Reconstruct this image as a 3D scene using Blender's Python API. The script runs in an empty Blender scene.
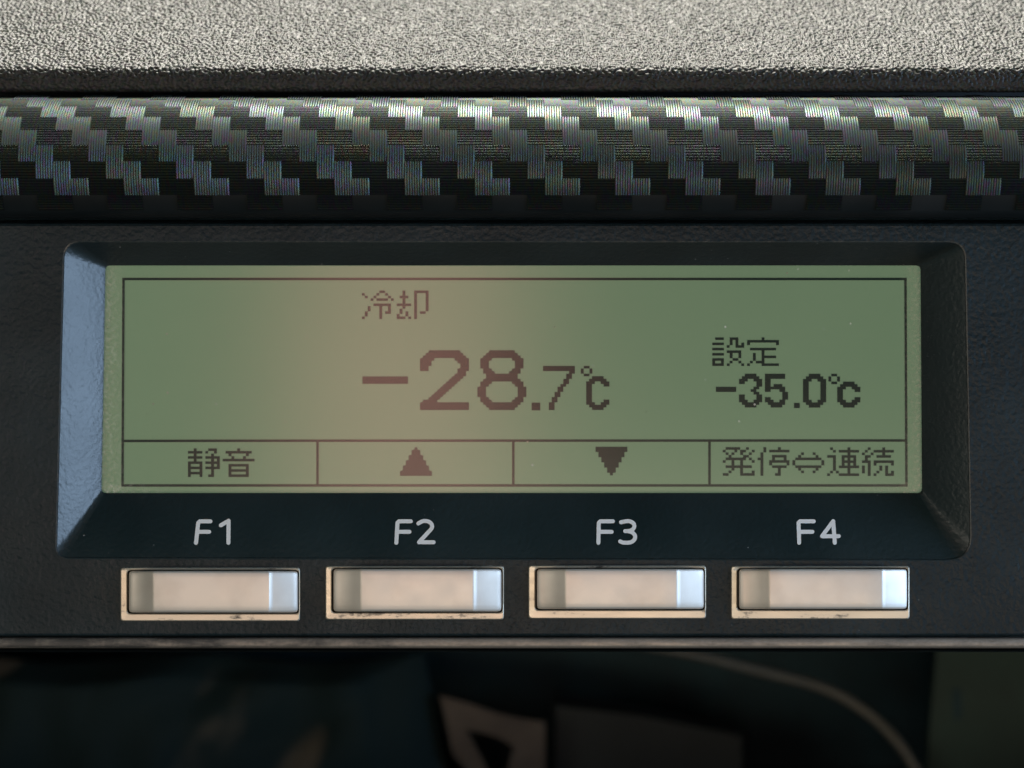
import bpy, math, random
import numpy as np
from mathutils import Vector
from mathutils.geometry import tessellate_polygon

random.seed(7)
rng = np.random.default_rng(11)
SC = bpy.context.scene
COL = SC.collection
R = math.radians

# ------------------------------------------------------------------ camera, world, lamps, exposure
PX = 0.18            # millimetres on the face of the panel per pixel of the photograph
DIST = 300.0         # millimetres from the lens to the face of the panel
cam_data = bpy.data.cameras.new('camera')
cam = bpy.data.objects.new('camera', cam_data)
COL.objects.link(cam)
cam.location = (0, -DIST / 1000, 0)
cam.rotation_euler = (R(90), 0, 0)
cam_data.sensor_width = 36
cam_data.lens = 36 * DIST / (1024 * PX)
cam_data.clip_start = 0.01
cam_data.clip_end = 20
cam_data.dof.use_dof = True
cam_data.dof.focus_distance = 0.302
cam_data.dof.aperture_fstop = 9.0
SC.camera = cam

world = bpy.data.worlds.new('World')
SC.world = world
world.use_nodes = True
bg = world.node_tree.nodes['Background']
bg.inputs[0].default_value = (0.05, 0.27, 0.31, 1)
bg.inputs[1].default_value = 0.18


def lamp(name, loc, target, size, size_y, power, color, spread=180):
    d = bpy.data.lights.new(name, 'AREA')
    d.shape = 'RECTANGLE'
    d.size, d.size_y = size, size_y
    d.energy = power
    d.color = color
    d.spread = R(spread)
    o = bpy.data.objects.new(name, d)
    COL.objects.link(o)
    o.location = loc
    o.rotation_euler = (Vector(target) - Vector(loc)).to_track_quat('-Z', 'Y').to_euler()
    return o


# sunlight through the windscreen, from above and a little behind the dashboard
lamp('windscreen_light', (0.10, 0.16, 2.16), (0, 0, 0.05), 0.95, 0.10, 200, (1.0, 0.95, 0.84))
# blue sky through the side window on the right
lamp('side_window_light', (0.66, -0.17, 0.02), (0, 0, 0), 0.34, 0.40, 4.6, (0.50, 0.71, 1.0))
# weak fill added on the left to lift the keys' left ends
lamp('left_fill_light', (-0.46, -0.56, 0.0), (0, 0, 0), 0.30, 0.30, 0.7, (1.0, 0.92, 0.78))
# warm fill added behind and below the camera, mirrored in the keys
lamp('cabin_fill_light', (0.10, -0.92, -0.245), (0, 0, 0), 0.58, 0.19, 2.2, (1.0, 0.80, 0.60))
# the warm sunlit part of the cabin that mirrors in the display
lamp('cabin_reflection_light', (-0.075, -0.80, 0.02), (0, 0, 0), 0.14, 0.24, 0.40, (1.0, 0.46, 0.37))

SC.cycles.max_bounces = 6
SC.cycles.diffuse_bounces = 3
SC.cycles.glossy_bounces = 3
SC.cycles.caustics_reflective = False
SC.cycles.caustics_refractive = False
SC.cycles.adaptive_threshold = 0.02
SC.view_settings.view_transform = 'Standard'
SC.view_settings.look = 'None'
SC.view_settings.exposure = 0.0
SC.view_settings.gamma = 1.0
SC.view_settings.use_curve_mapping = False


# ------------------------------------------------------------------ helpers
def P(px, py, w=0.0):
    """photo pixel -> metres, on the plane w millimetres in front of the panel's face"""
    k = PX * (DIST - w) / DIST / 1000
    return Vector(((px - 512) * k, -w / 1000, (384 - py) * k))


def mesh_obj(name, verts, faces, mat, parent=None, smooth=False, angle=None):
    me = bpy.data.meshes.new(name)
    me.from_pydata([tuple(v) for v in verts], [], faces)
    me.update()
    if smooth or angle:
        me.polygons.foreach_set('use_smooth', [True] * len(me.polygons))
        if angle:
            me.set_sharp_from_angle(angle=R(angle))
    me.materials.append(mat)
    o = bpy.data.objects.new(name, me)
    COL.objects.link(o)
    if parent:
        o.parent = parent
    return o


def tag(o, label=None, category=None, group=None, kind=None):
    for k, v in (('label', label), ('category', category), ('group', group), ('kind', kind)):
        if v:
            o[k] = v
    return o


def empty(name, loc):
    o = bpy.data.objects.new(name, None)
    o.empty_display_size = 0.01
    COL.objects.link(o)
    o.location = loc
    return o


def child_of(o, root):
    """parent without moving: the meshes are written in world coordinates"""
    o.parent = root
    o.matrix_parent_inverse = root.matrix_basis.inverted()
    return o


def ring(corners, radii, n=6):
    out = []
    m = len(corners)
    for i in range(m):
        c = Vector(corners[i]); a = Vector(corners[i - 1]); b = Vector(corners[(i + 1) % m])
        r = radii[i] if isinstance(radii, (list, tuple)) else radii
        p0 = c + (a - c).normalized() * r
        p2 = c + (b - c).normalized() * r
        for k in range(n + 1):
            t = k / n
            out.append(p0 * (1 - t) ** 2 + c * (2 * t * (1 - t)) + p2 * t * t)
    return out


def rect(l, t, r, b):
    return [(l, t), (r, t), (r, b), (l, b)]


def loft(rings, close_last=False):
    """rings: list of (list of 2D pixel points, w)"""
    verts, faces = [], []
    n = len(rings[0][0])
    for pts, w in rings:
        for j, p in enumerate(pts):
            verts.append(P(p[0], p[1], w[j] if isinstance(w, (list, tuple)) else w))
    for i in range(len(rings) - 1):
        for j in range(n):
            a = i * n + j; b = i * n + (j + 1) % n
            faces.append((a, a + n, b + n, b))
    if close_last:
        k = (len(rings) - 1) * n
        faces.append(tuple(range(k + n - 1, k - 1, -1)))
    return verts, faces


def sweep(profile, x0, x1, nx=24):
    """profile: list of (py, w); swept along x between two pixel columns"""
    verts, faces = [], []
    m = len(profile)
    for i in range(nx + 1):
        x = x0 + (x1 - x0) * i / nx
        for y, w in profile:
            verts.append(P(x, y, w))
    for i in range(nx):
        for j in range(m - 1):
            a = i * m + j
            faces.append((a, a + m, a + m + 1, a + 1))
    return verts, faces


# ------------------------------------------------------------------ materials
class NT:
    def __init__(self, name):
        self.m = bpy.data.materials.new(name)
        self.m.use_nodes = True
        self.t = self.m.node_tree
        self.b = self.t.nodes['Principled BSDF']
        self.out = self.t.nodes['Material Output']

    def n(self, typ, **kw):
        nd = self.t.nodes.new(typ)
        for k, v in kw.items():
            if k in nd.inputs.keys():
                nd.inputs[k].default_value = v
            else:
                setattr(nd, k, v)
        return nd

    def l(self, a, b):
        self.t.links.new(a, b)

    def set(self, **kw):
        for k, v in kw.items():
            self.b.inputs[k.replace('_', ' ')].default_value = v

    def coord(self, scale=(1, 1, 1), rot=(0, 0, 0), typ='POINT'):
        tc = self.n('ShaderNodeTexCoord')
        mp = self.n('ShaderNodeMapping')
        mp.vector_type = typ
        mp.inputs['Scale'].default_value = scale
        mp.inputs['Rotation'].default_value = rot
        self.l(tc.outputs['Object'], mp.inputs['Vector'])
        return mp.outputs['Vector']

    def noise(self, vec, scale, detail=3.0, rough=0.5):
        nd = self.n('ShaderNodeTexNoise')
        nd.inputs['Scale'].default_value = scale
        nd.inputs['Detail'].default_value = detail
        nd.inputs['Roughness'].default_value = rough
        self.l(vec, nd.inputs['Vector'])
        return nd.outputs['Fac']

    def voronoi(self, vec, scale, feature='F1', out='Distance', rnd=1.0):
        nd = self.n('ShaderNodeTexVoronoi')
        nd.feature = feature
        nd.inputs['Scale'].default_value = scale
        nd.inputs['Randomness'].default_value = rnd
        self.l(vec, nd.inputs['Vector'])
        return nd.outputs[out]

    def ramp(self, fac, stops):
        nd = self.n('ShaderNodeValToRGB')
        e = nd.color_ramp.elements
        while len(e) < len(stops):
            e.new(0.5)
        for k, (p, c) in enumerate(stops):
            e[k].position = p
            e[k].color = c if isinstance(c, tuple) else (c, c, c, 1)
        self.l(fac, nd.inputs[0])
        return nd.outputs[0]

    def math(self, op, a, b=None):
        nd = self.n('ShaderNodeMath')
        nd.operation = op
        for k, v in enumerate((a, b)):
            if v is None:
                continue
            if isinstance(v, (int, float)):
                nd.inputs[k].default_value = v
            else:
                self.l(v, nd.inputs[k])
        return nd.outputs[0]

    def mix(self, fac, a, b):
        nd = self.n('ShaderNodeMix')
        nd.data_type = 'RGBA'
        for k, v in ((0, fac), (6, a), (7, b)):
            if isinstance(v, (int, float, tuple)):
                nd.inputs[k].default_value = v
            else:
                self.l(v, nd.inputs[k])
        return nd.outputs[2]

    def bump(self, height, strength, dist):
        nd = self.n('ShaderNodeBump')
        nd.inputs['Strength'].default_value = strength
        nd.inputs['Distance'].default_value = dist
        self.l(height, nd.inputs['Height'])
        self.l(nd.outputs[0], self.b.inputs['Normal'])


def c4(r, g, b):
    return (r, g, b, 1.0)


def plastic(name, col, rough, grain_scale, grain, dist=0.00006, dust=0.04, spec=0.5, vary=1.0):
    t = NT(name)
    t.set(Specular_IOR_Level=spec)
    v = t.coord()
    big = t.noise(v, 55, 4)
    specks = t.voronoi(v, 420)
    sp = t.ramp(specks, [(0.0, 1.0), (0.045, 1.0), (0.075, 0.0)])
    spm = t.math('MULTIPLY', sp, t.ramp(t.noise(v, 120, 2), [(0.55, 0.0), (0.66, 1.0)]))
    tint = t.mix(t.ramp(big, [(0.35, 0.0), (0.7, 1.0)]), c4(*col), c4(*(x * 1.5 + 0.004 for x in col)))
    cc = t.mix(t.math('MULTIPLY', spm, dust * 6), tint, c4(0.25, 0.26, 0.26))
    t.l(cc, t.b.inputs['Base Color'])
    rr = t.ramp(t.noise(v, 90, 5), [(0.3, rough - 0.07 * vary), (0.7, rough + 0.09 * vary)])
    t.l(rr, t.b.inputs['Roughness'])
    g1 = t.noise(v, grain_scale, 2, 0.5)
    g2 = t.voronoi(v, grain_scale * 0.9, 'SMOOTH_F1')
    h = t.math('ADD', t.math('MULTIPLY', g1, 0.8), t.math('MULTIPLY', g2, 0.5))
    t.bump(h, grain, dist)
    return t.m


M = {}
M['face'] = plastic('faceplate_plastic', (0.006, 0.014, 0.018), 0.46, 1200, 0.9, 0.00024, spec=0.24, vary=0.6)
M['bezel'] = plastic('bezel_plastic', (0.007, 0.014, 0.016), 0.40, 1300, 0.55, 0.00016, 0.14, spec=0.75, vary=0.25)
M['black'] = plastic('black_plastic', (0.008, 0.011, 0.012), 0.6, 900, 0.3)

# grained dashboard skin; the relief itself is in the mesh
t = NT('dashboard_skin')
v = t.coord()
cn = t.n('ShaderNodeTexNoise')
cn.inputs['Scale'].default_value = 1500
t.l(v, cn.inputs['Vector'])
skin = t.mix(t.ramp(t.noise(v, 700, 3), [(0.35, 0.0), (0.7, 1.0)]), c4(0.016, 0.018, 0.018), c4(0.029, 0.0305, 0.029))
tinted = t.n('ShaderNodeMix')
tinted.data_type = 'RGBA'; tinted.blend_type = 'OVERLAY'
tinted.inputs[0].default_value = 0.6
t.l(skin, tinted.inputs[6]); t.l(cn.outputs['Color'], tinted.inputs[7])
t.l(tinted.outputs[2], t.b.inputs['Base Color'])
t.set(Roughness=0.46, Specular_IOR_Level=0.24)
t.bump(t.noise(v, 4200, 2), 0.5, 0.00006)
M['skin'] = t.m

# embossed carbon-look film
def hsv2(t, hue):
    c = t.n('ShaderNodeCombineColor')
    c.mode = 'HSV'
    t.l(hue, c.inputs[0])
    c.inputs[1].default_value = 0.5
    c.inputs[2].default_value = 1.0
    return c.outputs[0]


def weave_mat(name, base, sat, rough, spec, metal):
    """dark metallised film; the rainbow of its embossing is painted in as hue noise from rib to rib"""
    t = NT(name)
    oi = t.n('ShaderNodeObjectInfo')
    t.set(Metallic=metal, Roughness=rough, Specular_IOR_Level=spec)
    geo = t.n('ShaderNodeNewGeometry')
    mp = t.n('ShaderNodeMapping')
    mp.inputs['Scale'].default_value = (2600, 500, 500)
    t.l(geo.outputs['Position'], mp.inputs['Vector'])
    fine = t.noise(mp.outputs[0], 1.0, 2, 0.6)
    mp2 = t.n('ShaderNodeMapping')
    mp2.inputs['Scale'].default_value = (160, 160, 160)
    t.l(geo.outputs['Position'], mp2.inputs['Vector'])
    broad = t.noise(mp2.outputs[0], 1.0, 2, 0.5)
    hue = t.math('FRACT', t.math('ADD', t.math('MULTIPLY', fine, 2.6), t.math('MULTIPLY', oi.outputs['Random'], 0.25)))
    hsv = t.n('ShaderNodeCombineColor')
    hsv.mode = 'HSV'
    t.l(hue, hsv.inputs[0])
    t.l(t.math('MULTIPLY', t.ramp(broad, [(0.35, 0.25), (0.65, 1.0)]), sat), hsv.inputs[1])
    t.l(t.ramp(t.math('ADD', t.math('MULTIPLY', oi.outputs['Random'], 0.4), t.math('MULTIPLY', broad, 0.6)), [(0.2, base * 0.8), (0.8, base * 1.35)]), hsv.inputs[2])
    t.l(t.mix(0.35, hsv.outputs[0], c4(base * 0.85, base, base * 1.2)), t.b.inputs['Base Color'])
    t.l(hsv2(t, hue), t.b.inputs['Specular Tint'])
    return t.m


M['weave_up'] = weave_mat('carbon_film_upright_ribs', 0.050, 0.55, 0.38, 0.55, 0.20)
M['weave_along'] = weave_mat('carbon_film_lengthwise_ribs', 0.009, 0.5, 0.45, 0.22, 0.2)
M['rail'] = plastic('rail_plastic', (0.005, 0.007, 0.008), 0.45, 600, 0.1, spec=0.2)

# silver paint on the keys
t = NT('key_silver')
v = t.coord()
t.l(t.mix(t.ramp(t.noise(v, 160, 5), [(0.42, 0.0), (0.75, 1.0)]), c4(0.80, 0.75, 0.69), c4(0.70, 0.64, 0.58)), t.b.inputs['Base Color'])
t.set(Metallic=0.6, Specular_IOR_Level=0.5)
t.l(t.ramp(t.noise(v, 260, 4), [(0.3, 0.50), (0.7, 0.56)]), t.b.inputs['Roughness'])
t.bump(t.noise(v, 2600, 2), 0.10, 0.00005)
M['key'] = t.m

# worn plated frame round the keys and the lower edge
def worn(name, bright, dark, lo, hi, metallic, rough, fade=0):
    t = NT(name)
    v = t.coord()
    vs = t.coord(scale=(0.25, 1, 1))
    n1 = t.noise(vs, 420, 6, 0.65)
    n2 = t.noise(v, 1500, 3)
    f = t.math('ADD', t.math('MULTIPLY', n1, 0.8), t.math('MULTIPLY', n2, 0.2))
    if fade:                                     # left end darkened in the colour for a fading reflection
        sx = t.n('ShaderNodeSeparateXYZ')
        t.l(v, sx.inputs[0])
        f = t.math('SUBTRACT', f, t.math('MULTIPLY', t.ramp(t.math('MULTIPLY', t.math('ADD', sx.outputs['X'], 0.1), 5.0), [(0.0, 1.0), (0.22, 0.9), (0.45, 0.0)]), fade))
    m = t.ramp(f, [(lo, 1.0), (hi, 0.0)])
    t.l(t.mix(m, c4(*bright), c4(*dark)), t.b.inputs['Base Color'])
    t.l(t.math('MULTIPLY', t.math('SUBTRACT', 1.0, m), metallic), t.b.inputs['Metallic'])
    t.l(t.ramp(n1, [(0.3, rough + 0.15), (0.7, rough)]), t.b.inputs['Roughness'])
    t.bump(f, 0.25, 0.00005)
    return t.m


M['socket'] = worn('socket_plating', (0.74, 0.68, 0.56), (0.10, 0.085, 0.07), 0.34, 0.44, 0.55, 0.36)
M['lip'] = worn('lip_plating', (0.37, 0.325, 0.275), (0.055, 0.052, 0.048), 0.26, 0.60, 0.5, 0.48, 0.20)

# liquid crystal: reflective green layer, with an even glow added to brighten it
t = NT('display_green')
v = t.coord()
n = t.noise(v, 30, 4)
t.l(t.mix(t.ramp(n, [(0.3, 0.0), (0.7, 1.0)]), c4(0.185, 0.265, 0.165), c4(0.205, 0.285, 0.185)), t.b.inputs['Base Color'])
t.set(Roughness=0.7, Specular_IOR_Level=0.1)
t.b.inputs['Emission Color'].default_value = (0.56, 0.95, 0.60, 1)
t.b.inputs['Emission Strength'].default_value = 0.125
t.bump(t.noise(v, 5000, 2), 0.05, 0.00003)
M['lcd'] = t.m

t = NT('display_segment')
t.set(Base_Color=c4(0.010, 0.035, 0.032), Roughness=0.7, Specular_IOR_Level=0.05)
M['segment'] = t.m

# clear cover: see-through with a soft sheen, dust and fine scratches
t = NT('display_cover')
v = t.coord()
tr = t.n('ShaderNodeBsdfTransparent')
tr.inputs[0].default_value = (0.97, 0.98, 0.97, 1)
gl = t.n('ShaderNodeBsdfGlossy')
gl.inputs['Roughness'].default_value = 0.21
fr = t.n('ShaderNodeFresnel')
fr.inputs['IOR'].default_value = 1.5
mx = t.n('ShaderNodeMixShader')
t.l(fr.outputs[0], mx.inputs[0]); t.l(tr.outputs[0], mx.inputs[1]); t.l(gl.outputs[0], mx.inputs[2])
df = t.n('ShaderNodeBsdfDiffuse')
df.inputs[0].default_value = (0.92, 0.90, 0.78, 1)
spk = t.ramp(t.voronoi(v, 230), [(0.0, 1.0), (0.035, 1.0), (0.06, 0.0)])
spk = t.math('MULTIPLY', spk, t.ramp(t.noise(v, 75, 2), [(0.46, 0.0), (0.56, 1.0)]))
scr = t.ramp(t.voronoi(t.coord(scale=(1, 1, 16), rot=(0, R(14), 0), typ='TEXTURE'), 420), [(0.0, 1.0), (0.02, 1.0), (0.035, 0.0)])
scr = t.math('MULTIPLY', scr, t.ramp(t.noise(v, 48, 2), [(0.62, 0.0), (0.70, 0.5)]))
sep = t.n('ShaderNodeSeparateXYZ')
tco = t.n('ShaderNodeTexCoord')
t.l(tco.outputs['Object'], sep.inputs[0])
ax = t.math('ABSOLUTE', t.math('SUBTRACT', sep.outputs['X'], 0.0002))
ex = t.math('MULTIPLY', t.math('SUBTRACT', ax, 0.0712), 1 / 0.0035)      # grime along the side edges
ez = t.math('MULTIPLY', t.math('SUBTRACT', -0.0178, sep.outputs['Z']), 1 / 0.0028)
corner = t.math('MULTIPLY', t.math('MAXIMUM', ex, 0.0), 1.0)
low = t.math('MULTIPLY', t.math('MAXIMUM', ez, 0.0), t.math('MAXIMUM', t.math('MULTIPLY', t.math('SUBTRACT', ax, 0.060), 1 / 0.014), 0.0))
edge = t.math('MINIMUM', t.math('ADD', t.math('MULTIPLY', corner, 0.7), low), 1.0)
gr = t.math('MULTIPLY', edge, t.ramp(t.noise(v, 1500, 6, 0.75), [(0.48, 0.0), (0.62, 1.0)]))
haze = t.math('MULTIPLY', edge, 0.03)
dirt = t.math('MINIMUM', t.math('ADD', t.math('ADD', t.math('MULTIPLY', spk, 0.45), t.math('MULTIPLY', scr, 0.40)), t.math('ADD', t.math('MULTIPLY', gr, 0.36), haze)), 0.8)
mx2 = t.n('ShaderNodeMixShader')
t.l(dirt, mx2.inputs[0]); t.l(mx.outputs[0], mx2.inputs[1]); t.l(df.outputs[0], mx2.inputs[2])
t.l(mx2.outputs[0], t.out.inputs['Surface'])
t.t.nodes.remove(t.b)
M['cover'] = t.m

t = NT('printed_lettering')
t.set(Base_Color=c4(0.84, 0.88, 0.90), Roughness=0.6)
M['print'] = t.m

def simple(name, col, rough, nscale=60, amount=0.5, bump=0.0):
    t = NT(name)
    v = t.coord()
    t.l(t.mix(t.ramp(t.noise(v, nscale, 4), [(0.3, 0.0), (0.7, 1.0)]), c4(*col), c4(*(x * (1 - amount) for x in col))), t.b.inputs['Base Color'])
    t.set(Roughness=rough)
    if bump:
        t.bump(t.noise(v, nscale * 6, 3), bump, 0.0002)
    return t.m


M['recess'] = simple('stand_in_compartment_plastic', (0.006, 0.040, 0.052), 0.8)
t = NT('highlight_patch_cloth')
v = t.coord(scale=(1, 1, 2.6), rot=(0, R(32), 0), typ='TEXTURE')
leaf = t.ramp(t.voronoi(v, 62), [(0.0, 1.0), (0.20, 1.0), (0.36, 0.0)])  # pale leaf shapes: highlights painted into the cloth's colour
some = t.ramp(t.noise(t.coord(), 42, 2), [(0.36, 0.05), (0.56, 1.0)])
t.l(t.mix(t.math('MULTIPLY', leaf, some), c4(0.006, 0.016, 0.018), c4(0.070, 0.068, 0.056)), t.b.inputs['Base Color'])
t.set(Roughness=0.8, Specular_IOR_Level=0.15)
M['cloth_stand_in'] = t.m
M['cable'] = simple('stand_in_cable_sheath', (0.075, 0.080, 0.068), 0.6)
M['card'] = simple('stand_in_cardboard', (0.072, 0.060, 0.047), 0.9, 120, 0.35, 0.3)
M['brown'] = simple('stand_in_brown_board', (0.012, 0.016, 0.014), 0.85, 70, 0.4)
M['green'] = simple('stand_in_green_grey_board', (0.022, 0.052, 0.043), 0.8, 60, 0.35)

# ------------------------------------------------------------------ large structure: added backing and stand-in compartment
X0, X1 = -110, 1134


def box(name, l, t_, r, b, w0, w1, mat):
    a = [P(l, t_, w1), P(r, t_, w1), P(r, b, w1), P(l, b, w1)]
    off = [Vector((p.x, -w0 / 1000, p.z)) for p in a]
    f = [(0, 3, 2, 1), (4, 5, 6, 7), (0, 1, 5, 4), (1, 2, 6, 5), (2, 3, 7, 6), (3, 0, 4, 7)]
    return mesh_obj(name, a + off, f, mat)


hs = box('gap_backing', X0 - 20, 84, X1 + 20, 646, -200, -22, M['black'])
tag(hs, 'unseen black backing added behind the panel to block light at the gaps', 'housing', kind='structure')

# made-up compartment in place of a reflecting panel: roof, back, floor and sides in one shell
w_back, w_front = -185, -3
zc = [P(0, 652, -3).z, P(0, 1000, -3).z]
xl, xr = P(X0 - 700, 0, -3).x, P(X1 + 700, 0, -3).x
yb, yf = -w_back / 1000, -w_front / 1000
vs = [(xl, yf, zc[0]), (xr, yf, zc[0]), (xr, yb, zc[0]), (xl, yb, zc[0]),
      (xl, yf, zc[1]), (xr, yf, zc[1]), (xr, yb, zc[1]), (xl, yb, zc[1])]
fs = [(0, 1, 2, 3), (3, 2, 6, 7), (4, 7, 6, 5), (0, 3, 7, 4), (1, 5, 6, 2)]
cp = mesh_obj('stand_in_compartment', vs, fs, M['recess'])
tag(cp, 'dark compartment standing in for a glossy panel below the control panel', 'compartment', kind='structure')

# ------------------------------------------------------------------ grained dashboard pad
def chaikin(pts, k=3):
    for _ in range(k):
        q = [pts[0]]
        for a, b in zip(pts[:-1], pts[1:]):
            q.append((a[0] * .75 + b[0] * .25, a[1] * .75 + b[1] * .25))
            q.append((a[0] * .25 + b[0] * .75, a[1] * .25 + b[1] * .75))
        q.append(pts[-1])
        pts = q
    return pts


SL = 40
zt = (384 - 68) * PX
prof = [((384 - 78) * PX, -14), ((384 - 89.5) * PX, -2.6), ((384 - 90.5) * PX, -1.4), ((384 - 84) * PX, -0.9),
        ((384 - 71.0) * PX, -0.7), (zt + 0.5, -1.3)]
prof = chaikin(prof, 3)
ze, we = prof[-1]
prof.append((ze + 46 * math.sin(R(SL)), we - 46 * math.cos(R(SL))))
prof = np.array(prof)
seg = np.hypot(*np.diff(prof, axis=0).T)
acc = np.concatenate([[0], np.cumsum(seg)])
STEP = 0.175
sv = np.arange(0, acc[-1], STEP)
pz = np.interp(sv, acc, prof[:, 0])
pw = np.interp(sv, acc, prof[:, 1])
ker = np.ones(5) / 5
pz = np.convolve(np.pad(pz, 2, mode='edge'), ker, 'valid')
pw = np.convolve(np.pad(pw, 2, mode='edge'), ker, 'valid')
dz, dw = np.gradient(pz), np.gradient(pw)
ln = np.hypot(dz, dw)
nz_, nw_ = -dw / ln, dz / ln          # outward normal in (z, w)
half = 640 * PX
xv = np.arange(-half, half, STEP)
ns, nx = len(sv), len(xv)


def band(shape, cell, spread=0.35, stretch=1.0, angle=0.0):
    f = np.fft.fft2(rng.standard_normal(shape))
    fy = np.fft.fftfreq(shape[0], STEP)[:, None]
    fx = np.fft.fftfreq(shape[1], STEP)[None, :]
    ca, sa = math.cos(angle), math.sin(angle)
    k = np.hypot((fx * ca + fy * sa) * stretch, -fx * sa + fy * ca)
    k0 = 1 / cell
    g = np.real(np.fft.ifft2(f * np.exp(-((k - k0) / (spread * k0)) ** 2)))
    return g / g.std()


shape = (ns, nx)
gA = band(shape, 1.0, 0.55, 0.9, 0.5)
gB = band(shape, 0.62, 0.40)
height = np.tanh(1.2 * gA) * 0.125 + gB * 0.040
front = (pz < (384 - 77) * PX).astype(float)
front = np.convolve(np.pad(front, 6, mode='edge'), np.ones(13) / 13, 'valid')
height *= (1 - 0.45 * front)[:, None]
co = np.empty((ns, nx, 3), np.float32)
co[..., 0] = xv[None, :]
co[..., 2] = pz[:, None] + nz_[:, None] * height
co[..., 1] = -(pw[:, None] + nw_[:, None] * height)
co = (co / 1000).reshape(-1, 3)
ii = (np.arange(ns - 1)[:, None] * nx + np.arange(nx - 1)[None, :]).reshape(-1)
quads = np.stack([ii, ii + 1, ii + nx + 1, ii + nx], 1).astype(np.int32)
me = bpy.data.meshes.new('dashboard_pad')
me.vertices.add(len(co)); me.vertices.foreach_set('co', co.reshape(-1))
me.loops.add(quads.size); me.loops.foreach_set('vertex_index', quads.reshape(-1))
me.polygons.add(len(quads))
me.polygons.foreach_set('loop_start', np.arange(0, quads.size, 4, dtype=np.int32))
me.polygons.foreach_set('use_smooth', np.ones(len(quads), bool))
me.update(calc_edges=True)
me.materials.append(M['skin'])
pad = bpy.data.objects.new('dashboard_pad', me)
COL.objects.link(pad)
tag(pad, 'sunlit grey grained dashboard top above the carbon trim', 'dashboard')

# ------------------------------------------------------------------ carbon-look trim rail
RAD = 80 * PX * 0.98
W_AX = 8 - RAD
axis = Vector((0, -W_AX / 1000, P(0, 163.5, 8).z))
rail = empty('carbon_trim_rail', axis)
tag(rail, 'rounded black trim rail with woven carbon pattern above the display', 'trim')


def cyl(theta, r=RAD):
    """point of the rail's section, relative to its axis, theta degrees above straight-at-the-camera"""
    return (-r * math.cos(R(theta)) / 1000, r * math.sin(R(theta)) / 1000)


vs, fs = [], []
xs = [P(X0 + (X1 - X0) * i / 12, 0, 3).x for i in range(13)]
ths = [74 - 3.5 * k for k in range(33)]
sec = [cyl(a, RAD - 0.16) for a in ths]
sec = [(sec[0][0] + 0.008, sec[0][1] - 0.001)] + sec + [(sec[-1][0] + 0.003, sec[-1][1] - 0.0004), (sec[-1][0] + 0.009, sec[-1][1] + 0.0002)]
for x in xs:
    for y, z in sec:
        vs.append((x, y, z))
m = len(sec)
for i in range(12):
    for j in range(m - 1):
        a = i * m + j
        fs.append((a, a + 1, a + m + 1, a + m))
core = mesh_obj('core', vs, fs, M['rail'], rail, smooth=True)

COLW = 17.55 * PX * (DIST - 7.5) / DIST    # mm
ROWA = 12.0                                # degrees of one weave row
TH0 = 1.5                                  # lower edge angle of row r5 (photo y 163)


def patch_up(rows=2):
    """two rows tall, one column wide, ribs running round the rail"""
    nr, na = 7, 3 * rows
    vs, fs = [], []
    wx = COLW / 1000
    cols = []
    for k in range(nr):
        cols += [(k / nr, -0.09), ((k + 0.30) / nr, 0.07), ((k + 0.62) / nr, 0.07)]
    cols.append((1.0, -0.09))
    for i in range(na + 1):
        th = -rows * ROWA * i / na
        lift = 0.05 * math.sin(math.pi * i / na) + 0.02
        for u, h in cols:
            y, z = cyl(th, RAD + h + lift)
            vs.append((u * wx, y, z))
    n_ = len(cols)
    for i in range(na):
        for j in range(n_ - 1):
            a = i * n_ + j
            fs.append((a, a + n_, a + n_ + 1, a + 1))
    return vs, fs


def patch_along():
    """one row tall, two columns wide, ribs running along the rail"""
    nr = 6
    vs, fs = [], []
    wx = 2 * COLW / 1000
    rows = []
    for k in range(nr):
        rows += [(k / nr, -0.09), ((k + 0.3) / nr, 0.02), ((k + 0.65) / nr, 0.02)]
    rows.append((1.0, -0.09))
    us = [0, 0.5, 1]
    for u in us:
        for s, h in rows:
            y, z = cyl(-ROWA * s, RAD + h + (0.015 if u == 0.5 else 0))
            vs.append((u * wx, y, z))
    n_ = len(rows)
    for i in range(2):
        for j in range(n_ - 1):
            a = i * n_ + j
            fs.append((a, a + 1, a + n_ + 1, a + n_))
    return vs, fs


uph = mesh_obj('upright_weave_patch', *patch_up(1), M['weave_up'], rail, angle=35)
up0 = mesh_obj('upright_weave_patch', *patch_up(), M['weave_up'], rail, angle=35)
al0 = mesh_obj('lengthwise_weave_patch', *patch_along(), M['weave_along'], rail, angle=35)
ups, als, halves = [], [], []
c_lo, c_hi = -8, 54
for c in range(c_lo, c_hi):
    x = (106 - 512) * PX * (DIST - 7.5) / DIST / 1000 + c * COLW / 1000
    for r in range(-1, 10):
        top = TH0 + ROWA * (6 - r)           # upper edge angle of row r
        ph = (r - c - 5) % 4
        if ph == 0 and r < 7:
            ups.append((x, top))
        if ph == 0 and r == 7:               # lower row left out where shade hides the ribs
            halves.append((x, top))
        if (r - c - 5) % 4 == 3 and 0 <= r < 9:  # leftmost of the two lengthwise columns
            als.append((x, top))
for lst, src in ((ups, up0), (als, al0), (halves, uph)):
    for k, (x, th) in enumerate(lst):
        o = src if k == 0 else src.copy()
        if k:
            COL.objects.link(o)
            o.parent = rail
        o.location = (x, 0, 0)
        # section angle is measured upward from -Y; a positive turn about +X lowers the front, so turn by -th
        o.rotation_euler = (-R(th), 0, 0)

# ------------------------------------------------------------------ control unit
unit = empty('control_unit', P(512, 648, 0))
tag(unit, 'black control panel with green display and four silver keys', 'control panel')


def part(name, vf, mat, parent=None, **kw):
    o = mesh_obj(name, vf[0], vf[1], mat, None, **kw)
    if parent is None or parent is unit:
        child_of(o, unit)
    else:
        o.parent = parent           # the parent part is a mesh whose data are in world coordinates
    return o


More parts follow.
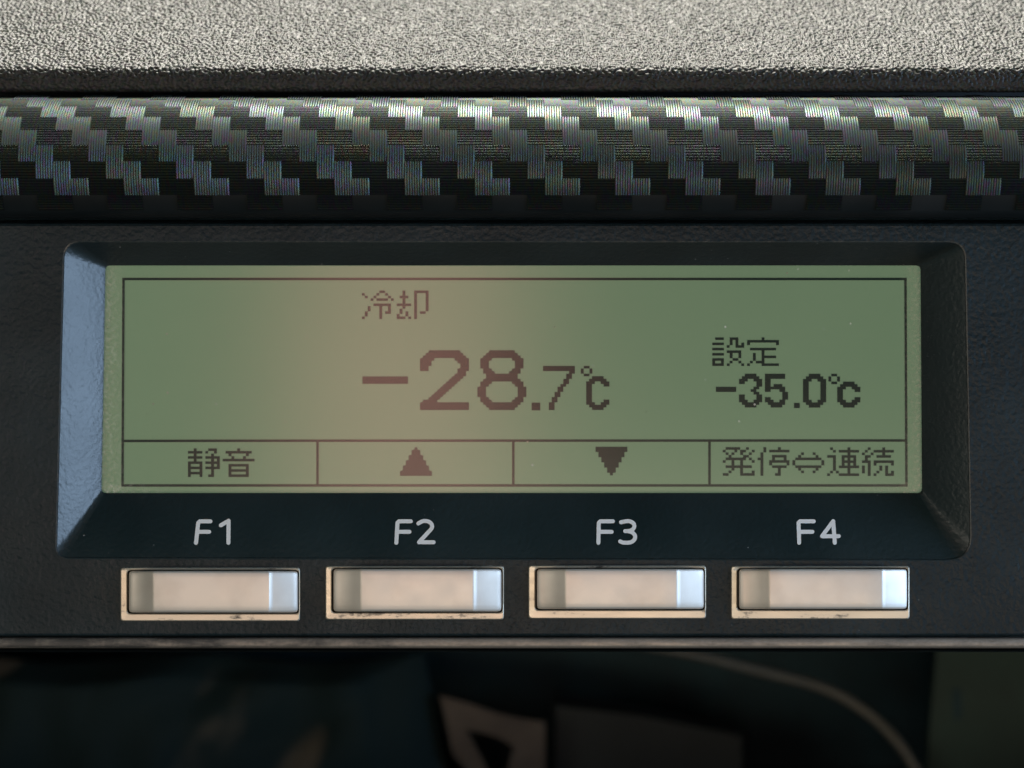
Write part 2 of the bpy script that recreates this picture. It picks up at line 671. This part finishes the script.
outer_q = [(65, 243), (964, 243), (970, 559), (57, 557)]
outer_r = [16, 16, 24, 12]
inner_q = [(105.5, 265.5), (920.5, 265.5), (922, 493), (101.5, 493)]
inner_r = [5, 5, 5, 5]
D_IN = -6.6


def grow(q, d):
    (a, b, c, e) = q
    return [(a[0] - d, a[1] - d), (b[0] + d, b[1] - d), (c[0] + d, c[1] + d), (e[0] - d, e[1] + d)]


NSEG = 8
holes = [ring(grow(outer_q, 2.0), [r + 2 for r in outer_r], NSEG)]
sockets = [((120.5, 567.5, 300, 621), (129, 571, 298, 612.5), (153, 269.5)),
           ((325.5, 566, 504, 619.5), (333.5, 569, 501.5, 611.5), (360.5, 474)),
           ((528.5, 565.5, 706, 618.5), (537, 569, 704, 609), (565, 677.5)),
           ((731, 566, 909.5, 619), (739, 569, 907, 609), (769, 883))]
for s, _, _ in sockets:
    holes.append(ring(rect(*s), 3, 3))
outline = [(X0, 226), (X1, 226), (X1, 633.5), (X0, 633.5)]
loops = [[Vector((p[0], p[1], 0)) for p in outline]] + [[Vector((p[0], p[1], 0)) for p in h] for h in holes]
tri = tessellate_polygon(loops)
flat = [p for lp in loops for p in lp]
vs = [P(p.x, p.y, 0) for p in flat]
fs = []
for a, b, c in tri:
    n_ = (vs[b] - vs[a]).cross(vs[c] - vs[a])
    fs.append((a, b, c) if n_.y < 0 else (a, c, b))
k = len(vs)
e1 = sweep([(205, -13), (212, -5), (215, -3.4), (220, -2.9), (221.2, -2.4), (222, -1.0), (223.8, -0.22), (226, 0)], X0, X1, 8)
vs += e1[0]; fs += [tuple(i + k for i in f) for f in e1[1]]
k = len(vs)
e2 = sweep([(633.5, 0), (635, -0.12), (636.2, -0.6), (636.6, -2.0)], X0, X1, 8)
vs += e2[0]; fs += [tuple(i + k for i in f) for f in e2[1]]
face = part('faceplate', (vs, fs), M['face'], angle=30)

# recess round the display
bz = loft([(ring(grow(outer_q, 2.0), [r + 2 for r in outer_r], NSEG), 0),
           (ring(grow(outer_q, 0.7), [r + 1 for r in outer_r], NSEG), -0.10),
           (ring(outer_q, outer_r, NSEG), -0.35),
           (ring(grow(inner_q, 2.0), [7] * 4, NSEG), D_IN + 0.45),
           (ring(inner_q, inner_r, NSEG), D_IN),
           (ring(grow(inner_q, 0.2), inner_r, NSEG), D_IN - 2.2)])
bezel = part('bezel', bz, M['bezel'], angle=28)

# display
disp = part('display', (lambda q: (q, [(0, 3, 2, 1), (4, 5, 6, 7), (0, 1, 5, 4), (1, 2, 6, 5), (2, 3, 7, 6), (3, 0, 4, 7)]))(
    [P(96, 258, -7.9), P(930, 258, -7.9), P(930, 500, -7.9), P(96, 500, -7.9),
     P(96, 258, -10.6), P(930, 258, -10.6), P(930, 500, -10.6), P(96, 500, -10.6)]), M['lcd'])
W_SEG = -7.55
DX, DY = 2.9, 2.6


def glyph(name, x, y, rows, dx=DX, dy=DY):
    vs, fs = [], []
    for r, row in enumerate(rows):
        c = 0
        while c < len(row):
            if row[c] != '.':
                e = c
                while e < len(row) and row[e] != '.':
                    e += 1
                k = len(vs)
                for q in ((x + c * dx, y + r * dy), (x + e * dx, y + r * dy), (x + e * dx, y + (r + 1) * dy), (x + c * dx, y + (r + 1) * dy)):
                    vs.append(P(q[0], q[1], W_SEG))
                fs.append((k, k + 3, k + 2, k + 1))
                c = e
            else:
                c += 1
    return part(name, (vs, fs), M['segment'], disp)


def spans(n, *rows):
    """each row a list of inclusive column ranges, written as 'a-b c d-e'"""
    out = []
    for r in rows:
        s = ['.'] * n
        for tok in r.split():
            a, _, b = tok.partition('-')
            for k in range(int(a), int(b or a) + 1):
                s[k] = '#'
        out.append(''.join(s))
    return out


kanji = {
    'rei': ['6-7', '0 5 8', '1 4 9', '3 5-8 10', '', '4-9', '2 6 9', '2 6 9', '1 6 8-9', '1 6', '0 6'],
    'kyaku': ['2 6-10', '2 6 10', '1-3 6 10', '2 6 10', '2 6 10', '0-4 6 10', '2 6 10', '1 6 10', '1 3 6 8-9', '0 3 6', '0-2 4 6'],
    'setsu': ['1-3 6-8', '6 8', '0-3 6 8 10', '5 8-10', '0-3', '5-9', '0-3 6 9', '6 9', '0-3 7-8', '0 3 6 9', '0-3 5 10'],
    'tei': ['5', '0-10', '0 10', '', '1-9', '5', '2 5', '2 5-9', '2 5', '1 3-5', '0 5-10'],
    'sei': ['2 7-9', '0-4 6 9', '2 8', '0-4 6-10', '2 8 10', '0-4 6-10', '0 4 8 10', '0-4 6-10', '0 4 8', '0-4 8', '0 4 7-8'],
    'on': ['5', '1-9', '2 8', '3 7', '0-10', '', '2-8', '2 8', '2-8', '2 8', '2-8'],
    'hatsu': ['1-5 8', '0 4 6-7 10', '1 3 6 9', '2 7-8', '1-7 9', '0 3 6 10', '3 6', '1-9', '3 6', '2 6 10', '0-1 6-10'],
    'tei_stop': ['2 7', '2 4-10', '1', '1 5-9', '0-1 5 9', '1 4-10', '1 4 10', '1 5-9', '1 7', '1 7', '1 6-7'],
    'both': ['', '', '3 7', '2 8', '1-9', '0 10', '0 10', '1-9', '2 8', '3 7', ''],
    'ren': ['1 7', '2 4-10', '7', '0-2 5-9', '2 5 7 9', '2 5-9', '2 5 7 9', '2 4-10', '2 7', '1 3 7', '0 4-10'],
    'zoku': ['2 7', '1 4-10', '0 3 7', '1-2 5-9', '1', '0-2 4-10', '2 4 10', '0 2 6 8', '0 2 6 8', '0 2 5 8 10', '2 4 8-10'],
}
K = {k: spans(11, *v) for k, v in kanji.items()}
for nm, x, y in (('rei', 361.9, 290.5), ('kyaku', 396.7, 290.5), ('setsu', 712.3, 337.4), ('tei', 747.1, 337.4),
                 ('sei', 187.9, 448.4), ('on', 222.7, 448.4), ('hatsu', 722.8, 447.2), ('tei_stop', 757.6, 447.2),
                 ('both', 792.4, 447.2), ('ren', 827.2, 447.4), ('zoku', 862.0, 447.4)):
    glyph('arrow_symbol' if nm == 'both' else 'kanji_character', x, y, K[nm])

two = spans(17, '3-13', '2-14', '1-15', '0-4 12-16', '0-3 13-16', '0-3 14-16', '0-2 14-16', '0-2 13-16', '13-15', '12-15', '11-14',
            '10-13', '9-12', '8-11', '7-10', '6-9', '5-8', '4-7', '3-6', '1-5', '0-16', '0-16', '0-16')
eight = spans(17, '4-12', '3-13', '2-14', '1-4 12-15', '1-3 13-15', '1-3 13-15', '1-3 13-15', '2-4 12-14', '2-5 11-14', '3-13', '3-13',
              '2-14', '1-4 12-15', '1-3 13-15', '0-2 14-16', '0-2 14-16', '0-2 14-16', '0-2 14-16', '1-3 13-15', '1-4 12-15', '2-14', '3-13', '4-12')
seven = spans(11, '0-10', '0-10', '9-10', '8-9', '8-9', '7-8', '7-8', '6-7', '5-6', '5-6', '4-5', '4-5', '3-4', '3-4', '2-3', '2-3', '2-3')
deg = spans(4, '1-2', '0 3', '0 3', '1-2')
cel = spans(8, '2-5', '1-6', '0-2 5-7', '0-1 6-7', '0-1', '0-1', '0-1', '0-1', '0-1', '0-1 6-7', '0-2 5-7', '1-6', '2-5')
cel2 = spans(8, '2-5', '1-6', '0-2 5-7', '0-1 6-7', '0-1', '0-1', '0-1 6-7', '0-2 5-7', '1-6', '2-5')
three = spans(8, '2-5', '1-6', '0-2 5-7', '0-1 6-7', '6-7', '5-6', '4-5', '5-6', '0-1 6-7', '0-1 6-7', '0-2 5-7', '1-6', '2-5')
five = spans(8, '0-6', '0-6', '0-1', '0-1', '0-1 3-5', '0-6', '0-1 5-6', '6-7', '6-7', '0-1 6-7', '0-2 5-6', '1-6', '2-5')
zero = spans(8, '2-5', '1-6', '0-2 5-7', '0-1 6-7', '0-1 6-7', '0-1 6-7', '0-1 6-7', '0-1 6-7', '0-1 6-7', '0-1 6-7', '0-2 5-7', '1-6', '2-5')
glyph('minus_sign', 362.4, 376.4, spans(16, '0-15', '0-15', '0-15'), 2.85, 2.5)
glyph('digit', 420.0, 350.3, two, 2.88)
glyph('digit', 477.4, 350.3, eight, 2.88)
glyph('decimal_point', 531.6, 402.6, spans(3, '0-2', '0-2', '0-2'))
glyph('digit', 543.0, 365.9, seven)
glyph('degree_sign', 580.8, 365.9, deg)
glyph('celsius_letter', 586.2, 376.2, cel)
glyph('minus_sign', 715.9, 386.8, spans(7, '0-6', '0-6'))
glyph('digit', 739.0, 373.7, three)
glyph('digit', 764.9, 373.7, five)
glyph('decimal_point', 794.0, 402.9, spans(2, '0-1', '0-1'))
glyph('digit', 803.0, 373.8, zero)
glyph('degree_sign', 828.4, 373.8, deg)
glyph('celsius_letter', 837.2, 381.6, cel2)
tri_up = spans(11, '5', '4-6', '4-6', '3-7', '3-7', '2-8', '2-8', '1-9', '1-9', '0-10', '0-10')
glyph('arrow_symbol', 400.0, 447.3, tri_up)
glyph('arrow_symbol', 595.5, 446.8, tri_up[::-1])


def line(pts, th=2.5):
    (x0, y0), (x1, y1) = pts
    d = Vector((x1 - x0, y1 - y0)).normalized() * th / 2
    n_ = Vector((-d.y, d.x))
    q = [(x0 - d.x + n_.x, y0 - d.y + n_.y), (x0 - d.x - n_.x, y0 - d.y - n_.y), (x1 + d.x - n_.x, y1 + d.y - n_.y), (x1 + d.x + n_.x, y1 + d.y + n_.y)]
    vs = [P(a, b, line.w) for a, b in q]
    line.w += 0.004
    f = (0, 1, 2, 3)
    if (vs[1] - vs[0]).cross(vs[2] - vs[0]).y > 0:
        f = (0, 3, 2, 1)
    return part('ruled_line', (vs, [f]), M['segment'], disp)


line.w = W_SEG + 0.004
line([(123.5, 279), (905.5, 279)])
line([(122.5, 485.5), (906.5, 485.5)])
line([(123.3, 441), (218.2, 440.8)]); line([(220.6, 440.8), (906, 440.5)])
line([(123.5, 280.5), (122.5, 484)]); line([(905.5, 280.5), (906.5, 484)])
for x in (317.5, 513.3, 709.5):
    line([(x, 442), (x, 484.5)])

g0 = [P(97, 259, -6.85), P(929, 259, -6.85), P(929, 499, -6.85), P(97, 499, -6.85)]
g1 = [Vector((p.x, 7.35 / 1000, p.z)) for p in g0]
cover = part('glass_cover', (g0 + g1, [(0, 3, 2, 1), (4, 5, 6, 7), (0, 1, 5, 4), (1, 2, 6, 5), (2, 3, 7, 6), (3, 0, 4, 7)]), M['cover'], disp)


# printed key names on the lower slope of the bezel
def strokes(name, lines, width, wfun):
    vs, fs = [], []
    lift = 0.04
    r = width / 2
    for pts in lines:
        for (a, b) in zip(pts[:-1], pts[1:]):
            d = Vector((b[0] - a[0], b[1] - a[1])).normalized() * r
            k = len(vs)
            for q in ((a[0] - d.y, a[1] + d.x), (a[0] + d.y, a[1] - d.x), (b[0] + d.y, b[1] - d.x), (b[0] - d.y, b[1] + d.x)):
                vs.append(P(q[0], q[1], wfun(*q) + lift))
            f = (k, k + 1, k + 2, k + 3)
            if (vs[k + 1] - vs[k]).cross(vs[k + 2] - vs[k]).y > 0:
                f = f[::-1]
            fs.append(f)
            lift += 0.0025
        for a in pts:
            k = len(vs)
            for i in range(14):
                an = 2 * math.pi * i / 14
                q = (a[0] + r * math.cos(an), a[1] - r * math.sin(an))
                vs.append(P(q[0], q[1], wfun(*q) + lift))
            fs.append(tuple(range(k, k + 14)))
            lift += 0.0025
    return part(name, (vs, fs), M['print'], bezel)


def slope_w(x, y):
    yb = 557 + 2 * (x - 57) / 913
    return -0.35 + (yb - y) / (yb - 495.0) * (D_IN + 0.8)


def arc(cx, cy, rx, ry, a0, a1, n=8):
    return [(cx + rx * math.cos(R(a0 + (a1 - a0) * i / n)), cy - ry * math.sin(R(a0 + (a1 - a0) * i / n))) for i in range(n + 1)]


def letter_f(x, sl):
    return [[(x + 14.5, 521.3), (x + sl + 1.5, 521.3), (x + sl, 522.8), (x, 542.8)], [(x + sl * 0.5, 531.8), (x + 13.2, 531.8)]]


SW = 4.0
strokes('letter', letter_f(196.0, 2.3), SW, slope_w)
strokes('numeral', [[(220.8, 525.3), (228.6, 520.8), (228.4, 542.8)]], SW, slope_w)
strokes('letter', letter_f(396.3, 1.2), SW, slope_w)
strokes('numeral', [[(418.4, 523.4)] + arc(425.0, 526.3, 7.2, 5.4, 135, -40, 9) + [(419.0, 542.2), (433.6, 542.2)]], SW, slope_w)
strokes('letter', letter_f(598.4, 0.4), SW, slope_w)
strokes('numeral', [[(621.0, 522.2)] + arc(627.8, 526.0, 6.6, 5.0, 110, -90, 9) + [(625.2, 531.1)],
                    arc(627.8, 537.0, 7.4, 5.7, 85, -90, 9) + [(622.8, 542.6), (620.2, 541.4)]], SW, slope_w)
strokes('letter', letter_f(799.2, -0.6), SW, slope_w)
strokes('numeral', [[(838.8, 536.2), (822.0, 536.2), (833.2, 521.2), (834.8, 542.8)]], SW, slope_w)

# keys: plated socket frame, dark well and silver cap with sloping ends
for s, c, (m0, m1) in sockets:
    o_q, i_q = rect(*s), rect(c[0] - 1.9, c[1] - 0.9, c[2] + 1.1, c[3] + 1.3)
    key = None
    l, tp, r_, bt = c
    prof_x = [(l, -1.8), (l, 0.25), (l + 0.5, 0.55), (l + 1.8, 0.75)]
    for k in range(1, 8):                       # left end: hollowed slope up to the flat
        u = k / 8
        prof_x.append((l + 1.8 + (m0 - l - 3.0) * u, 0.75 + 2.2 * (0.35 * u + 0.65 * u * u)))
    prof_x += [(m0 - 0.8, 2.92), (m0 + 0.3, 3.06), (m0 + 1.8, 3.1)]
    for k in range(1, 6):
        prof_x.append((m0 + 1.8 + (m1 - m0 - 3.6) * k / 6, 3.1))
    prof_x += [(m1 - 1.8, 3.1), (m1 - 0.3, 3.06), (m1 + 0.8, 2.86)]
    for k in range(1, 8):
        u = k / 8
        prof_x.append((m1 + 0.8 + (r_ - m1 - 2.6) * u, 2.86 - 2.2 * (0.85 * u + 0.15 * u * u)))
    prof_x += [(r_ - 1.6, 0.62), (r_ - 0.5, 0.40), (r_, 0.15), (r_, -1.8)]
    vs, fs = [], []
    cs = [(0.0, None), (0.0, -0.55), (0.35, -0.25), (1.0, -0.10), (2.4, 0.0), (7.0, 0.10), (14.0, 0.15)]
    hgt = bt - tp
    for (x, w) in prof_x:
        wf = max(w, -1.8)
        de = min(x - l, r_ - x, 3.2)
        ins = 3.2 - math.sqrt(max(0.0, 3.2 ** 2 - (3.2 - de) ** 2))      # rounded corners
        col = []
        for dy, dwv in cs:
            ww = -1.8 if dwv is None else max(wf + dwv, -1.8)
            col.append((tp + dy + ins, ww))
        for dy, dwv in cs[::-1]:
            ww = -1.8 if dwv is None else max(wf + dwv * 1.1, -1.8)
            col.append((bt - dy - ins, ww))
        for y, ww in col:
            vs.append(P(x, y, ww))
    n_ = 2 * len(cs)
    for i in range(len(prof_x) - 1):
        for j in range(n_ - 1):
            a = i * n_ + j
            fs.append((a, a + 1, a + n_ + 1, a + n_))
    cap = part('key', (vs, fs), M['key'], angle=40)
    fr = loft([(ring(grow(o_q, 0.2), 3, 4), -0.6), (ring(grow(o_q, -0.1), 3, 4), 0.10), (ring(grow(o_q, -0.9), 3, 4), 0.32),
               (ring(grow(i_q, 0.9), 4, 4), 0.26), (ring(i_q, 4, 4), 0.05), (ring(grow(i_q, -0.1), 4, 4), -2.4)])
    part('socket_frame', fr, M['socket'], cap, angle=35)
    well = loft([(ring(grow(i_q, -0.05), 4, 4), -1.2), (ring(grow(i_q, -0.3), 4, 4), -1.7)], True)
    part('well', well, M['black'], cap)

# plated lower edge
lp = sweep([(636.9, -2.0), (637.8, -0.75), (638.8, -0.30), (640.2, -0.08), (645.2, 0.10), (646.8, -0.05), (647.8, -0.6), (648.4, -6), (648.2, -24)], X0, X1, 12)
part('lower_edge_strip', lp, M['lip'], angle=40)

# ------------------------------------------------------------------ things added in place of dim reflections below the keys
def slab(name, pts, w_front, thick, mat):
    n_ = len(pts)
    a = [P(x, y, w_front) for x, y in pts]
    b = [Vector((p.x, p.y + thick / 1000, p.z)) for p in a]
    f = [tuple(range(n_)), tuple(range(2 * n_ - 1, n_ - 1, -1))]
    if (a[1] - a[0]).cross(a[2] - a[0]).y > 0:
        f = [q[::-1] for q in f]
    f += [(i, i + n_, (i + 1) % n_ + n_, (i + 1) % n_) for i in range(n_)]
    return mesh_obj(name, a + b, f, mat)


# cable shape for a curved reflection
cp_pts = [(560, 628), (640, 644), (700, 655), (760, 671), (815, 684), (850, 700), (880, 722), (905, 750), (925, 785), (940, 840)]
path = chaikin(cp_pts, 3)
rad = 0.00140
vs, fs = [], []
for i, (x, y) in enumerate(path):
    w = -120 + 4 * math.sin(i * 0.12)
    c = P(x, y, w)
    a = Vector(path[max(i - 1, 0)]); b = Vector(path[min(i + 1, len(path) - 1)])
    d = (b - a).normalized()
    nrm = Vector((d.y, 0, d.x))
    for k in range(10):
        an = 2 * math.pi * k / 10
        vs.append(c + nrm * (rad * math.cos(an)) + Vector((0, 1, 0)) * (rad * math.sin(an)))
for i in range(len(path) - 1):
    for k in range(10):
        a = i * 10 + k; b = i * 10 + (k + 1) % 10
        fs.append((a, b, b + 10, a + 10))
cab = mesh_obj('cable', vs, fs, M['cable'], smooth=True)  # added cable shape standing in for a curved reflection
tag(cab, 'blurred grey-brown cable shape added for a curved reflection below the keys', 'cable')

# beige card shape with a dark notch, added for a reflection
crd = slab('stand_in_card', [(440, 696), (470, 704), (498, 714), (522, 719), (545, 722), (545, 770), (541, 850), (506, 850), (508, 768), (514, 748), (502, 739), (484, 733),
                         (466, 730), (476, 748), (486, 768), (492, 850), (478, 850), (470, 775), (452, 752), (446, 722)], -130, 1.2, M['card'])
tag(crd, 'made-up beige card with a dark notch, for a reflection, in the stand-in compartment', 'card')
bb = slab('stand_in_box', [(556, 706), (640, 716), (742, 736), (742, 870), (556, 870)], -140, 18, M['brown'])
tag(bb, 'dim brown box shape added for a reflection in the stand-in compartment below the third key', 'box')
gb = slab('stand_in_board', [(938, 640), (1260, 640), (1260, 870), (924, 870), (929, 740)], -125, 2.0, M['green'])
tag(gb, 'dark green-grey board added for a reflection at the right end of the stand-in compartment', 'board')
slot = slab('stand_in_slot', [(952, 690), (961, 688), (962, 716), (955, 722)], -124.6, 0.8, M['recess'])
slot.parent = gb

# dark cloth on the left, added for blurred reflections
nu, nv = 120, 60
vs, fs = [], []
for j in range(nv + 1):
    for i in range(nu + 1):
        u, v_ = i / nu, j / nv
        x = -230 + 655 * u + (210 * v_) * 0.2 * u
        y = 656 + 210 * v_
        q = x * 0.83 + (y - 656) * 0.55
        p = x * 0.55 - (y - 656) * 0.83
        h = 3.0 * abs(math.sin(q / 33 + 0.5 * math.sin(p / 45))) ** 1.3 + 1.6 * math.sin(q / 15 + 1.3 * math.sin(p / 30 + 1)) + 2.0 * math.sin(p / 52 + q / 90)
        edge_ = min(1, 8 * u, 9 * (1 - u), 7 * v_ + 0.1)
        vs.append(P(x, y + 4 * math.sin(x / 40), -135 + (h + 9) * edge_))
for j in range(nv):
    for i in range(nu):
        a = j * (nu + 1) + i
        fs.append((a, a + nu + 1, a + nu + 2, a + 1))
cloth_stand_in = mesh_obj('stand_in_cloth', vs, fs, M['cloth_stand_in'], smooth=True)
md = cloth_stand_in.modifiers.new('thickness', 'SOLIDIFY'); md.thickness = 0.0004
tag(cloth_stand_in, 'stand-in cloth with dim leaf-shaped highlights painted on at the left of the stand-in compartment', 'cloth')
